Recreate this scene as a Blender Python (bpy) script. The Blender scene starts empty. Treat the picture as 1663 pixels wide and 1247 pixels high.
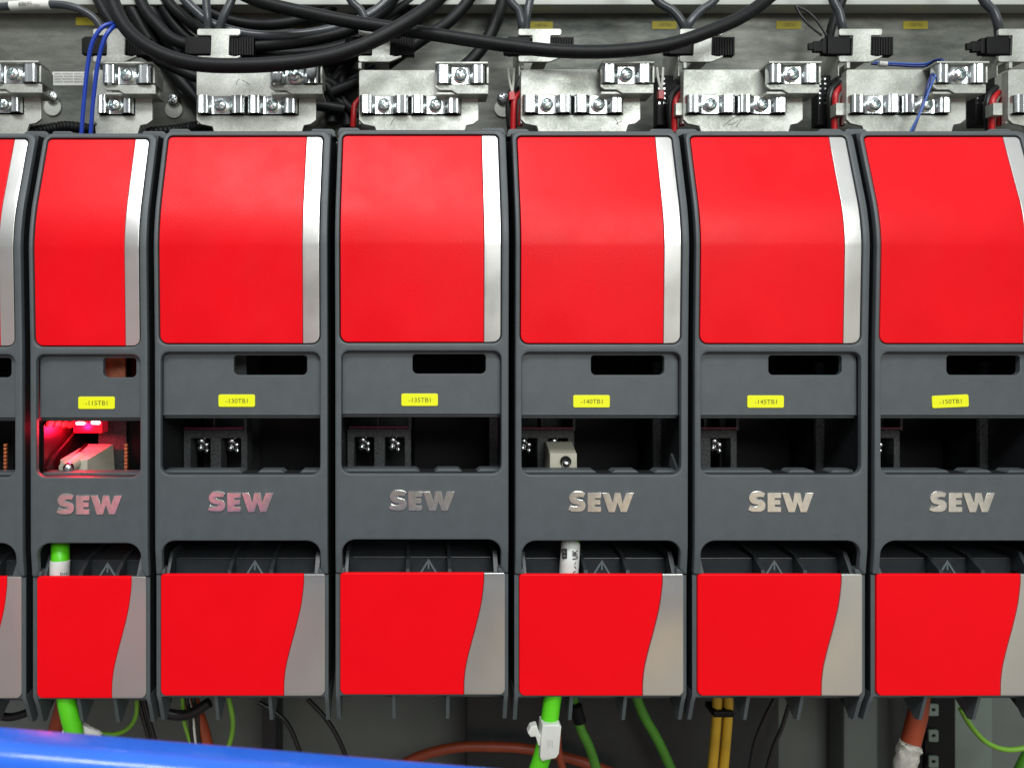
import bpy, bmesh, math, random
from mathutils import Vector, Matrix
from mathutils.geometry import tessellate_polygon
random.seed(7)
# ---------------------------------------------------------------- camera, world, lamps, exposure
S = 0.00031            # metres per unit; one unit is about 0.3 mm on the front plane of the units
D = 1200.0             # camera distance from the front plane (units)
CX, CZ = 680.0, 560.0  # camera height / sideways position (units, measured right and down)
sc = bpy.context.scene
cam_d = bpy.data.cameras.new('camera'); cam = bpy.data.objects.new('camera', cam_d)
sc.collection.objects.link(cam); sc.camera = cam
cam.location = (CX*S, -D*S, -CZ*S); cam.rotation_euler = (math.radians(90), 0, 0)
cam_d.sensor_width = 36; cam_d.lens = 36*D/1663
cam_d.shift_x = (831.5-CX)/1663; cam_d.shift_y = -(623.5-CZ)/1663
cam_d.clip_start = 0.01; cam_d.clip_end = 50
cam_d.dof.use_dof = True; cam_d.dof.focus_distance = (D+10)*S; cam_d.dof.aperture_fstop = 9.0

w = bpy.data.worlds.new('World'); sc.world = w; w.use_nodes = True
nt = w.node_tree; nt.nodes.clear()
def N(nt, t, **k):
    n = nt.nodes.new(t)
    for a, b in k.items(): setattr(n, a, b)
    return n
out = N(nt, 'ShaderNodeOutputWorld'); bg = N(nt, 'ShaderNodeBackground')
tc = N(nt, 'ShaderNodeTexCoord'); sp = N(nt, 'ShaderNodeSeparateXYZ')
nt.links.new(tc.outputs['Generated'], sp.inputs[0])
rm = N(nt, 'ShaderNodeMapRange'); rm.inputs[1].default_value = -1; rm.inputs[2].default_value = 1
nt.links.new(sp.outputs['Z'], rm.inputs[0])
cr = N(nt, 'ShaderNodeValToRGB'); nt.links.new(rm.outputs[0], cr.inputs[0])
e = cr.color_ramp.elements
e[0].position = 0.0; e[0].color = (.10, .10, .10, 1)
e[1].position = 1.0; e[1].color = (.75, .78, .80, 1)
for p, c in ((.30, (.24, .24, .23)), (.42, (.26, .26, .25)), (.52, (.24, .25, .24)), (.62, (.30, .31, .32)), (.78, (.62, .65, .68))):
    el = e.new(p); el.color = (*c, 1)
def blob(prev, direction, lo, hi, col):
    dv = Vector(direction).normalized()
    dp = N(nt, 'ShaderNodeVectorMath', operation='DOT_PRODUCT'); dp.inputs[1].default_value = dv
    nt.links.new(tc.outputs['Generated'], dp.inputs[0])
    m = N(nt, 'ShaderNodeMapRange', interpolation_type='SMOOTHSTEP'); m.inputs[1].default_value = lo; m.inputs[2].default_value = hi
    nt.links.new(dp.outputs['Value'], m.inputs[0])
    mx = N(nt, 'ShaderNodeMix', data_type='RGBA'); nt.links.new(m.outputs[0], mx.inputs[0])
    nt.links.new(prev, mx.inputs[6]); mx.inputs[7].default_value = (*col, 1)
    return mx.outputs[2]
o = cr.outputs[0]
wn = N(nt, 'ShaderNodeTexNoise'); wn.inputs['Scale'].default_value = 4.5; wn.inputs['Detail'].default_value = 3     # noise laid over the world tone to make reflections blotchy
nt.links.new(tc.outputs['Generated'], wn.inputs['Vector'])
wr = N(nt, 'ShaderNodeMapRange'); wr.inputs[1].default_value = .32; wr.inputs[2].default_value = .68; wr.inputs[3].default_value = .45; wr.inputs[4].default_value = 1.6
nt.links.new(wn.outputs[0], wr.inputs[0])
vm = N(nt, 'ShaderNodeVectorMath', operation='SCALE'); nt.links.new(o, vm.inputs[0]); nt.links.new(wr.outputs[0], vm.inputs['Scale']); o = vm.outputs[0]
o = blob(o, (-400, -1200, -257), .987, .995, (1.35, .40, .50))     # pink patch painted into the world so the left lettering reflects pink
o = blob(o, (620, -1200, -260), .95, .99, (.85, .80, .70))        # beige patch added to the world to brighten the right-hand lettering
o = blob(o, (430, -1200, -480), .975, .995, (.95, .72, .46))      # warm patch added low in the world, tints the right silver panels
o = blob(o, (0, -1200, -260), .985, .998, (.24, .24, .22))  # grey patch added to the world so the middle lettering reflects darker
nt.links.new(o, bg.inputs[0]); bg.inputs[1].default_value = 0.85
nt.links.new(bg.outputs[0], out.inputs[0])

def area(name, loc, target, size, power, col=(1, 1, 1), sy=None):
    l = bpy.data.lights.new(name, 'AREA'); l.shape = 'RECTANGLE'; l.size = size; l.size_y = sy or size
    l.energy = power; l.color = col
    ob = bpy.data.objects.new(name, l); sc.collection.objects.link(ob); ob.location = loc
    ob.rotation_euler = (Vector(target)-Vector(loc)).to_track_quat('-Z', 'Y').to_euler()
    return ob
area('ceiling_lamp', (.02, -1.1, .95), (.20, 0, -.15), .95, 15.5, (.985, .985, 1), .30)
area('front_fill', (.75, -1.7, .55), (.22, 0, -.2), .9, 15.5, (.97, 1, .98), .5)  # added frontal fill, not an actual lamp; lifts diffuse light on the fronts
sc.view_settings.view_transform = 'Standard'; sc.view_settings.look = 'None'
sc.view_settings.exposure = 0; sc.view_settings.gamma = 1
sc.cycles.max_bounces = 8

# ---------------------------------------------------------------- materials
MATS = {}
def mat(name, col, rough=.5, metal=0, noise=None, bump=0, bscale=4000, spec=.5, emit=0, mottled=None, coat=0, rvar=0, brushed=0):
    m = bpy.data.materials.new(name); m.use_nodes = True; t = m.node_tree; b = t.nodes['Principled BSDF']
    b.inputs['Base Color'].default_value = (*col, 1); b.inputs['Roughness'].default_value = rough
    b.inputs['Metallic'].default_value = metal; b.inputs['Specular IOR Level'].default_value = spec
    b.inputs['Coat Weight'].default_value = coat
    tc = N(t, 'ShaderNodeTexCoord')
    if emit:
        b.inputs['Emission Color'].default_value = (*col, 1); b.inputs['Emission Strength'].default_value = emit
    if noise:      # (scale, amount)
        n = N(t, 'ShaderNodeTexNoise'); n.inputs['Scale'].default_value = noise[0]; n.inputs['Detail'].default_value = 5
        t.links.new(tc.outputs['Object'], n.inputs['Vector'])
        r = N(t, 'ShaderNodeMapRange'); r.inputs[1].default_value = .25; r.inputs[2].default_value = .75
        r.inputs[3].default_value = 1-noise[1]; r.inputs[4].default_value = 1+noise[1]
        t.links.new(n.outputs[0], r.inputs[0])
        v = N(t, 'ShaderNodeVectorMath', operation='SCALE'); v.inputs[0].default_value = col
        t.links.new(r.outputs[0], v.inputs['Scale']); t.links.new(v.outputs[0], b.inputs['Base Color'])
    if mottled:    # zinc spangle / scratches: (scale, dark colour)
        vo = N(t, 'ShaderNodeTexNoise'); vo.inputs['Scale'].default_value = mottled[0]; vo.inputs['Detail'].default_value = 8
        vo.inputs['Roughness'].default_value = .75
        n2 = N(t, 'ShaderNodeTexNoise'); n2.inputs['Scale'].default_value = mottled[0]*.08; n2.inputs['Detail'].default_value = 3
        mp = N(t, 'ShaderNodeMapping'); mp.inputs['Scale'].default_value = mottled[2] if len(mottled) > 2 else (1, 1, 1)
        t.links.new(tc.outputs['Object'], mp.inputs[0]); t.links.new(mp.outputs[0], vo.inputs['Vector']); t.links.new(mp.outputs[0], n2.inputs['Vector'])
        ad = N(t, 'ShaderNodeMath', operation='MULTIPLY_ADD'); ad.inputs[1].default_value = .55
        t.links.new(n2.outputs[0], ad.inputs[0]); 
        h = N(t, 'ShaderNodeMath', operation='MULTIPLY'); h.inputs[1].default_value = .45
        t.links.new(vo.outputs[0], h.inputs[0]); t.links.new(h.outputs[0], ad.inputs[2])
        r = N(t, 'ShaderNodeMapRange'); r.inputs[1].default_value = .38; r.inputs[2].default_value = .62
        t.links.new(ad.outputs[0], r.inputs[0])
        mx = N(t, 'ShaderNodeMix', data_type='RGBA'); mx.inputs[6].default_value = (*mottled[1], 1); mx.inputs[7].default_value = (*col, 1)
        t.links.new(r.outputs[0], mx.inputs[0]); t.links.new(mx.outputs[2], b.inputs['Base Color'])
        r2 = N(t, 'ShaderNodeMapRange'); r2.inputs[3].default_value = rough+.12; r2.inputs[4].default_value = rough-.06
        t.links.new(r.outputs[0], r2.inputs[0]); t.links.new(r2.outputs[0], b.inputs['Roughness'])
    if rvar:
        n = N(t, 'ShaderNodeTexNoise'); n.inputs['Scale'].default_value = 45; n.inputs['Detail'].default_value = 4
        t.links.new(tc.outputs['Object'], n.inputs['Vector'])
        r = N(t, 'ShaderNodeMapRange'); r.inputs[1].default_value = .3; r.inputs[2].default_value = .7
        r.inputs[3].default_value = rough-rvar; r.inputs[4].default_value = rough+rvar
        t.links.new(n.outputs[0], r.inputs[0]); t.links.new(r.outputs[0], b.inputs['Roughness'])
    if bump:
        n = N(t, 'ShaderNodeTexNoise'); n.inputs['Scale'].default_value = bscale; n.inputs['Detail'].default_value = 3
        if brushed:
            mp = N(t, 'ShaderNodeMapping'); mp.inputs['Scale'].default_value = (1, 1, .02)
            t.links.new(tc.outputs['Object'], mp.inputs[0]); t.links.new(mp.outputs[0], n.inputs['Vector'])
        else: t.links.new(tc.outputs['Object'], n.inputs['Vector'])
        bp = N(t, 'ShaderNodeBump'); bp.inputs['Strength'].default_value = bump; bp.inputs['Distance'].default_value = .0002
        t.links.new(n.outputs[0], bp.inputs['Height']); t.links.new(bp.outputs[0], b.inputs['Normal'])
    MATS[name] = m
    return m
HOUS = mat('housing_plastic', (.078, .092, .097), .50, noise=(120, .10), bump=.35, bscale=2600, rvar=.06)
HOUSD = mat('inner_plastic', (.012, .014, .015), .55, noise=(200, .2), bump=.3, bscale=2600)  # darkened housing grey: shade of recesses and gaps put into the colour
COVER = mat('cover_plastic', (.028, .033, .037), .38, noise=(150, .15), bump=.25, bscale=2200)
POST = mat('grey_green_paint', (.12, .155, .13), .6, noise=(25, .15), bump=.2, bscale=900)
BLK = mat('black_plastic', (.005, .005, .0055), .5, bump=.2, spec=.18)
RED = mat('red_plastic', (.80, .0028, .009), .35, noise=(18, .10), bump=.42, bscale=1900, spec=.19, rvar=.07)
REDL = mat('red_label', (.90, .0032, .009), .40, noise=(14, .06), bump=.15, bscale=1800, spec=.10)
SILV = mat('silver_film', (.66, .66, .63), .33, .85, bump=.12, bscale=1500, brushed=1, rvar=.05)
LETT = mat('silver_lettering', (.76, .75, .71), .22, .95, noise=(400, .12), bump=.1)
GALV = mat('galvanised_sheet', (.60, .62, .57), .47, .55, mottled=(700, (.30, .32, .28)), bump=.25, bscale=1800)
PLATE = mat('mounting_plate', (.20, .205, .175), .5, .5, mottled=(220, (.065, .075, .068), (.25, 1, 1)), bump=.2, bscale=900)  # base darkened: shade from the cabinet top is put into the colour
ZINC = mat('bright_zinc', (.74, .77, .77), .22, 1, noise=(300, .08), bump=.6, bscale=1100, brushed=1)
SCREW = mat('zinc_screw', (.66, .74, .74), .22, 1, noise=(900, .25), bump=.2)
RUB = mat('black_rubber', (.0075, .0085, .009), .46, noise=(200, .25), bump=.5, bscale=1500, spec=.24)
PVC = mat('grey_cable_sheath', (.045, .051, .058), .26, noise=(90, .12), bump=.1)
BLU = mat('blue_wire_insulation', (.010, .048, .38), .32)
REDW = mat('red_wire_insulation', (.45, .008, .012), .35)
BLKW = mat('black_wire_insulation', (.010, .010, .010), .35)
GRN = mat('green_cable_sheath', (.10, .60, .012), .35, noise=(80, .1))
GRND = mat('dull_green_sheath', (.07, .26, .02), .4, noise=(80, .15))
ORG = mat('orange_cable_sheath', (.30, .05, .016), .45, noise=(80, .2))
YELW = mat('yellow_cable_sheath', (.50, .30, .015), .4, noise=(60, .15))
EARTH = mat('earth_wire_green', (.16, .36, .03), .35)
YTAG = mat('yellow_tag', (.86, .90, .010), .38)
YOLD = mat('aged_yellow_tag', (.42, .36, .02), .6)
INK = mat('tag_ink', (.07, .08, .015), .6)
BINK = mat('black_ink', (.012, .012, .012), .6)
WHT = mat('white_paper', (.72, .74, .70), .5, noise=(150, .05))
NYL = mat('white_nylon', (.66, .68, .62), .4, noise=(150, .06))
BEIGE = mat('beige_plug', (.46, .45, .36), .42, noise=(300, .08))
PCB = mat('speckled_board', (.055, .06, .062), .6, noise=(1100, .8), bump=.6, bscale=900)
COPP = mat('copper_strip', (.55, .16, .06), .4, .4, noise=(1500, .8))
BLUBAR = mat('blue_paint', (.02, .145, .74), .25, noise=(15, .25), bump=.5, bscale=300, coat=.3, rvar=.1)
BEAM = mat('pale_enclosure_paint', (.42, .45, .41), .5, noise=(30, .08))
GREYP = mat('grey_enclosure_paint', (.105, .122, .11), .6, noise=(25, .12), bump=.2, bscale=900)
TRI = mat('raised_symbol', (.16, .19, .20), .4)
LED = mat('red_led', (1, .01, .015), emit=2.2)
LEDW = mat('led_core', (1, .45, .45), emit=14)
LENSR = mat('red_light_pipe', (.7, .01, .03), .25, emit=.35)
GRN2 = mat('green_silicone', (.10, .62, .01), .35)

# ---------------------------------------------------------------- helpers (all in units: x right, y away, q down as in a drawing; z = -q)
def P(px, q, y):
    k = (D+y)/D
    return Vector((CX+(px-CX)*k, y, -(CZ+(q-CZ)*k)))
def WX(px, y): return CX+(px-CX)*(D+y)/D
def WQ(q, y): return CZ+(q-CZ)*(D+y)/D
def origin(o): return Vector(o.get('_u', (0, 0, 0)))
ORG_ = {}
def link(name, bm, m, parent=None, smooth=35):
    me = bpy.data.meshes.new(name)
    if bm.verts:
        if parent is None:
            xs = [v.co for v in bm.verts]
            base = Vector(((min(v.x for v in xs)+max(v.x for v in xs))/2, (min(v.y for v in xs)+max(v.y for v in xs))/2, min(v.z for v in xs)))
        else:
            base = ORG_[parent.name]
        for v in bm.verts: v.co = (v.co-base)*S
    bm.normal_update(); bm.to_mesh(me); bm.free()
    ms = m if isinstance(m, (list, tuple)) else [m]
    for x in ms: me.materials.append(x)
    me.shade_smooth(); me.set_sharp_from_angle(angle=math.radians(smooth))
    ob = bpy.data.objects.new(name, me); sc.collection.objects.link(ob)
    if parent is None: ob.location = base*S; ORG_[ob.name] = base
    else: ob.parent = parent; ORG_[ob.name] = base
    if smooth == 35:
        md = ob.modifiers.new('WeightedNormal', 'WEIGHTED_NORMAL'); md.keep_sharp = True; md.weight = 100
    return ob
def empty(name, loc, label, cat, group=None):
    o = bpy.data.objects.new(name, None); sc.collection.objects.link(o); o.empty_display_size = .01
    o.location = Vector(loc)*S; ORG_[o.name] = Vector(loc)
    return tag(o, label, cat, group)
def tag(o, label, cat, group=None, kind=None):
    if label: o['label'] = label
    if cat: o['category'] = cat
    if group: o['group'] = group
    if kind: o['kind'] = kind
    return o
def copy_thing(root, dx, label, dz=0, rot=0):
    r = root.copy(); sc.collection.objects.link(r); r.location = root.location+Vector((dx*S, 0, dz*S)); r['label'] = label
    ORG_[r.name] = ORG_[root.name]+Vector((dx, 0, dz))
    for ch in list(root.children):
        c = ch.copy(); sc.collection.objects.link(c); c.parent = r
        for g in list(ch.children):
            d = g.copy(); sc.collection.objects.link(d); d.parent = c
    return r
def box(bm, x0, x1, y0, y1, q0, q1, bev=0):
    b = bmesh.new(); bmesh.ops.create_cube(b, size=1)
    for v in b.verts:
        v.co = Vector(((x0+x1)/2+v.co.x*(x1-x0), (y0+y1)/2+v.co.y*(y1-y0), -((q0+q1)/2+v.co.z*(q1-q0))))
    bmesh.ops.recalc_face_normals(b, faces=b.faces)
    if bev: bmesh.ops.bevel(b, geom=b.edges[:], offset=bev, segments=2, affect='EDGES', profile=.5)
    merge(bm, b)
def merge(bm, b):
    me = bpy.data.meshes.new('tmp'); b.to_mesh(me); b.free(); bm.from_mesh(me); bpy.data.meshes.remove(me)
def rp(pts, seg=6):
    """polygon with rounded corners from (x, q, r)"""
    res = []; n = len(pts)
    for i in range(n):
        a = Vector(pts[i-1][:2]); b = Vector(pts[i][:2]); c = Vector(pts[(i+1) % n][:2]); r = pts[i][2] if len(pts[i]) > 2 else 0
        if r <= 0: res.append(tuple(b)); continue
        u = (a-b).normalized(); v = (c-b).normalized()
        ang = u.angle(v)
        if ang > 3.1: res.append(tuple(b)); continue
        d = r/math.tan(ang/2); d = min(d, (a-b).length*.49, (c-b).length*.49); r2 = d*math.tan(ang/2)
        cen = b+(u+v).normalized()*(r2/math.sin(ang/2))
        s = b+u*d-cen; t = b+v*d-cen
        tot = s.angle_signed(t)
        for k in range(seg+1):
            f = -tot*k/seg
            res.append((cen.x+s.x*math.cos(f)-s.y*math.sin(f), cen.y+s.x*math.sin(f)+s.y*math.cos(f)))
    return res
def rect(x0, x1, q0, q1, r=0, rt=None):
    rt = r if rt is None else rt
    return rp([(x0, q0, rt), (x1, q0, rt), (x1, q1, r), (x0, q1, r)])
def sarea(l): return sum(l[i-1][0]*l[i][1]-l[i][0]*l[i-1][1] for i in range(len(l)))/2
def inset(l, d):
    n = len(l); res = []
    for i in range(n):
        a = Vector(l[i-1]); b = Vector(l[i]); c = Vector(l[(i+1) % n])
        e1 = (b-a); e2 = (c-b)
        if e1.length < 1e-6: e1 = e2
        if e2.length < 1e-6: e2 = e1
        e1.normalize(); e2.normalize()
        n1 = Vector((-e1.y, e1.x)); n2 = Vector((-e2.y, e2.x)); m = n1+n2
        if m.length < 1e-4: m = n1
        m.normalize(); k = 1/max(.5, m.dot(n1))
        res.append(tuple(b+m*d*k))
    return res
def plate(bm, outer, holes=(), y0=0, t=4, bev=1, cuts=None, prof=None, back=True):
    """sheet of thickness t whose front is at y0, rounded front rims; prof(q) bends it in depth"""
    b = bmesh.new()
    loops = []
    for i, l in enumerate([outer]+list(holes)):
        l = [p for j, p in enumerate(l) if (Vector(p)-Vector(l[j-1])).length > 1e-4]
        ccw = sarea(l) > 0
        if ccw != (i == 0): l = l[::-1]
        loops.append(l)
    rings = [(0, t), (0, bev), (bev*.3, bev*.3), (bev, 0)] if bev else [(0, t), (0, 0)]
    allr = []
    for l in loops:
        rr = []
        for (d, dy) in rings:
            ll = inset(l, d) if d else l
            rr.append([b.verts.new((p[0], y0+dy, -p[1])) for p in ll])
        allr.append(rr)
        for a, c in zip(rr[:-1], rr[1:]):
            n = len(a)
            for i in range(n):
                b.faces.new((a[i-1], a[i], c[i], c[i-1]))
    for idx in ((-1, 0) if back else (-1,)):
        vs = [v for rr in allr for v in rr[idx]]
        tr = tessellate_polygon([[Vector((v.co.x, v.co.z, 0)) for v in rr[idx]] for rr in allr])
        for f in tr:
            try: b.faces.new([vs[i] for i in f])
            except ValueError: pass
    if cuts:
        for q in cuts:
            bmesh.ops.bisect_plane(b, geom=b.verts[:]+b.edges[:]+b.faces[:], plane_co=(0, 0, -q), plane_no=(0, 0, 1))
    if prof:
        for v in b.verts: v.co.y += prof(-v.co.z)
    bmesh.ops.recalc_face_normals(b, faces=b.faces)
    merge(bm, b)
def yzprism(bm, pts, x0, x1, bev=0):
    """polygon of (y, q) extruded from x0 to x1"""
    b = bmesh.new()
    A = [b.verts.new((x0, y, -q)) for y, q in pts]; B = [b.verts.new((x1, y, -q)) for y, q in pts]
    n = len(pts)
    for i in range(n): b.faces.new((A[i-1], A[i], B[i], B[i-1]))
    b.faces.new(A); b.faces.new(B[::-1])
    bmesh.ops.recalc_face_normals(b, faces=b.faces)
    bmesh.ops.triangulate(b, faces=[f for f in b.faces if len(f.verts) > 4])
    merge(bm, b)
def cat(pts, n=8):
    P_ = [Vector(p) for p in pts]; P_ = [P_[0]*2-P_[1]]+P_+[P_[-1]*2-P_[-2]]; res = []
    for i in range(1, len(P_)-2):
        a, b, c, d = P_[i-1:i+3]
        for k in range(n):
            t = k/n
            res.append(.5*((2*b)+(c-a)*t+(2*a-5*b+4*c-d)*t*t+(3*b-a-3*c+d)*t**3))
    res.append(P_[-2]); return res
def tube(bm, pts, r, seg=14, n=8, smooth=True, flat=1):
    path = cat(pts, n) if smooth and len(pts) > 2 else [Vector(p) for p in pts]
    T = [(path[min(i+1, len(path)-1)]-path[max(i-1, 0)]).normalized() for i in range(len(path))]
    up = Vector((0, 1, 0)) if abs(T[0].y) < .9 else Vector((1, 0, 0))
    nrm = (up-T[0]*up.dot(T[0])).normalized(); rings = []
    for i, p in enumerate(path):
        nrm = (nrm-T[i]*nrm.dot(T[i])).normalized(); bi = T[i].cross(nrm)
        rr = r[i*(len(r)-1)//(len(path)-1)] if isinstance(r, (list, tuple)) else r
        rings.append([bm.verts.new(p+(nrm*math.cos(a)*rr+bi*math.sin(a)*rr*flat)) for a in [2*math.pi*k/seg for k in range(seg)]])
    for A, B in zip(rings[:-1], rings[1:]):
        for k in range(seg): bm.faces.new((A[k-1], A[k], B[k], B[k-1]))
    bm.faces.new(rings[0]); bm.faces.new(rings[-1][::-1])
    bmesh.ops.recalc_face_normals(bm, faces=bm.faces)
def text_bm(s, h, cx, cq, y, rot=0, width=None, depth=.25, bold=False, flipx=False):
    cu = bpy.data.curves.new('t', 'FONT'); cu.body = s; cu.size = 10; cu.align_x = 'CENTER'; cu.align_y = 'CENTER'
    cu.extrude = 0; cu.resolution_u = 3
    if bold: cu.offset = .25
    ob = bpy.data.objects.new('t', cu); me = ob.to_mesh()
    b = bmesh.new(); b.from_mesh(me); ob.to_mesh_clear(); bpy.data.objects.remove(ob); bpy.data.curves.remove(cu)
    xs = [v.co.x for v in b.verts]; ys = [v.co.y for v in b.verts]
    sx = sy = h/(max(ys)-min(ys))
    if width: sx = width/(max(xs)-min(xs))
    mx, my = (max(xs)+min(xs))/2, (max(ys)+min(ys))/2
    c, s_ = math.cos(rot), math.sin(rot)
    for v in b.verts:
        X, Y = (v.co.x-mx)*sx, (v.co.y-my)*sy
        v.co = Vector((cx+X*c-Y*s_, y, -cq+X*s_+Y*c))
    return b
def catl(pts, n=5, closed=False):
    return [tuple(v.xy) for v in cat([(p[0], p[1], 0) for p in pts], n)]

# ---------------------------------------------------------------- cabinet (the setting)
YB = 270     # depth of the mounting plate
bm = bmesh.new(); box(bm, -1400, 3000, YB, YB+8, -260, 190+900)
tag(link('cabinet_back_wall', bm, PLATE), None, None, kind='structure')
bm = bmesh.new(); box(bm, -1400, 3000, 470, 480, 900, 1900)
tag(link('cabinet_lower_wall', bm, GREYP), None, None, kind='structure')
bm = bmesh.new(); box(bm, -1400, 3000, 228, YB-2, WQ(-60, 228), WQ(8, 228), 2)
tag(link('enclosure_beam', bm, BEAM), 'pale painted beam running along the very top of the cabinet', 'beam')
bm = bmesh.new(); box(bm, -1400, 3000, YB-2, 470, 1092, 1100)
tag(link('cabinet_ledge', bm, GREYP), None, None, kind='structure')

# ---------------------------------------------------------------- drive units
def prof(q):
    if q >= 560: f = 0 if q < 876 else min(6, (q-876)*.11)
    elif q >= 400: f = -5*(560-q)/160
    elif q >= 310: f = -5*(1-(400-q)/90*.4)+.31*(400-q)**2/180
    else: f = -3+.31*(355-q)
    return f
CUTS = [890, 905, 920, 935, 560, 480, 430]+[400-i*7.5 for i in range(13)]+[250]
LOGO_S = catl([(485, 195), (462, 240), (440, 290), (412, 285), (370, 278), (325, 280), (300, 297), (345, 322), (430, 345), (478, 400), (488, 455), (470, 530), (410, 580), (320, 602), (210, 592), (107, 552)], 4)[:] + \
    catl([(155, 435), (185, 455), (240, 472), (300, 470), (322, 455), (290, 440), (205, 415), (150, 365), (128, 290), (155, 215), (225, 158), (320, 145), (410, 158), (470, 186)], 4)
LOGO_E = [(525, 180), (826, 180), (820, 298), (690, 298), (690, 330), (806, 330), (806, 440), (690, 440), (690, 478), (820, 482), (820, 597), (525, 597)]
LOGO_W = [(836, 182), (990, 182), (1070, 392), (1102, 182), (1237, 182), (1277, 392), (1350, 184), (1522, 184), (1370, 600), (1235, 600), (1172, 395), (1115, 600), (975, 600)]
GROUP = 'drive units mounted side by side'
def unit(xl, xr, dq, tagtxt, label, narrow=False, logo_u=86, tag_rot=0, tag_q=651, tag_u=None, logo=True):
    W_ = xr-xl; U = lambda u: xl+u
    root = empty('drive_unit', (xl+W_/2, 0, -1140-dq), label, 'drive unit', GROUP)
    def L(name, bm, m, parent=None, smooth=35):
        for v in bm.verts: v.co.z -= dq
        return link(name, bm, m, parent or root, smooth)
    R = W_-12.5
    wl = 10.5
    # front frame
    bm = bmesh.new()
    q0 = 199
    outer = rp([(U(0), q0, 16), (U(W_), q0, 16), (U(W_), 934, 3), (U(R+8), 934, 0), (U(R), 925, 0), (U(R), 878, 22), (U(wl+1), 878, 22), (U(wl+1), 925, 0), (U(8), 934, 0), (U(0), 934, 3)])
    h1 = rect(U(7.5), U(R+.5), 208, 558.5, 14, 8)
    h2 = rect(U(wl), U(R), 571.5, 770.5, 15, 13)
    plate(bm, outer, [h1, h2], 0, 9, 3.2, CUTS, prof)
    # toe pads beside the lower opening
    box(bm, U(1.5), U(15), 8.5, 30, 926, 934, 1.5); box(bm, U(W_-17), U(W_-1.5), 8.5, 30, 926, 934, 1.5)
    L('front_frame', bm, HOUS)
    # outer shell: side walls, top, floor
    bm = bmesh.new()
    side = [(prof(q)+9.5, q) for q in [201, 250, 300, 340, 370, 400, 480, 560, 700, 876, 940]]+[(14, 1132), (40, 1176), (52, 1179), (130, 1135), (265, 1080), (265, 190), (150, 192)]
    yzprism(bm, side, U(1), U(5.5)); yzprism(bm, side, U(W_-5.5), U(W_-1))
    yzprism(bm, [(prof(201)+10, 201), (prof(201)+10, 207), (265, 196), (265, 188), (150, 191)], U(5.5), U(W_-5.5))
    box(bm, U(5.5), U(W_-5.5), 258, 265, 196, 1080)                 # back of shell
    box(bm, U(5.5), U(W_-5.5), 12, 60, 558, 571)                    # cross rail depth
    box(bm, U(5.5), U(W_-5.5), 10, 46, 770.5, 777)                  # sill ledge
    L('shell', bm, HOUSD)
    # raised shoulders behind the top edge
    for a, b in ((U(-2), U(34)), (U(W_-38), U(W_+2))):
        bm = bmesh.new(); plate(bm, rp([(a, 186, 6), (b, 186, 8), (b+3, 200, 0), (a-3, 200, 0)]), [], 78, 30, 2)
        L('shoulder', bm, HOUS)
    # window sill with finger notches
    bm = bmesh.new(); s = 10
    pts = [(U(wl-1), 766.5, 0)]
    if not narrow:
        for c in (150, 220):
            pts += [(U(c-18), 766.5, 2), (U(c-12), 771, 4), (U(c+12), 771, 4), (U(c+18), 766.5, 2)]
    pts += [(U(R+1), 766.5, 0), (U(R+1), 778, 0), (U(wl-1), 778, 0)]
    plate(bm, rp(pts), [], 22, 26, 1.5); L('window_sill', bm, HOUS)
    # recessed tag plate with slot
    if narrow: s0, s1 = 114, 168
    else: s0, s1 = 126, 246
    bm = bmesh.new()
    plate(bm, rect(U(wl-1), U(R+1), 568, 676, 1), [rect(U(s0), U(s1), 577, 609, 8, 5)], 13, 9, 1.6)
    plate(bm, rect(U(wl-1), U(R+1), 672, 681, 1), [], 18, 10, 2)
    L('tag_plate', bm, HOUS)
    # red panel + silver strip over the slanted top
    sx = R-(28 if not narrow else 24)
    bm = bmesh.new(); ol = rp([(U(9), 210, 7), (U(sx-.3), 210, 0), (U(sx-.3), 557, 0), (U(9), 557, 13)])
    plate(bm, ol, [], 2.2, 4, 1.2, CUTS, prof); L('red_panel', bm, RED)
    bm = bmesh.new(); ol = rp([(U(sx+.3), 210, 0), (U(R-1), 210, 7), (U(R-1), 557, 13), (U(sx+.3), 557, 0)])
    plate(bm, ol, [], 2.2, 4, .8, CUTS, prof); L('silver_strip', bm, SILV)
    # logo
    if logo:
        bm = bmesh.new(); k = 107/1415
        for l in (LOGO_S, LOGO_E, LOGO_W):
            plate(bm, [(U(logo_u)+(x-107)*k, 796.5+(y-145)*k) for x, y in l], [], -1.6, 2.2, .7)
        L('raised_lettering', bm, LETT)
    # yellow tag
    tu = tag_u if tag_u is not None else W_*.49
    if tagtxt:
        bm = bmesh.new(); plate(bm, rect(-30, 30, -10.2, 10.2, 3), [], 11.6, 1.3, .5)
        rot = Matrix.Rotation(math.radians(tag_rot), 4, 'Y')
        for v in bm.verts: v.co = rot @ v.co+Vector((U(tu), 0, -tag_q))
        lb = L('tag_label', bm, YTAG)
        b = text_bm(tagtxt, 7.2, 0, 0, 11.45, width=36)
        for v in b.verts: v.co = rot @ v.co+Vector((U(tu), 0, -tag_q-.3))
        for v in b.verts: v.co.z -= dq
        tx = link('tag_text', b, INK, lb)
    # ------------ inside the window
    bm = bmesh.new()
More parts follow.
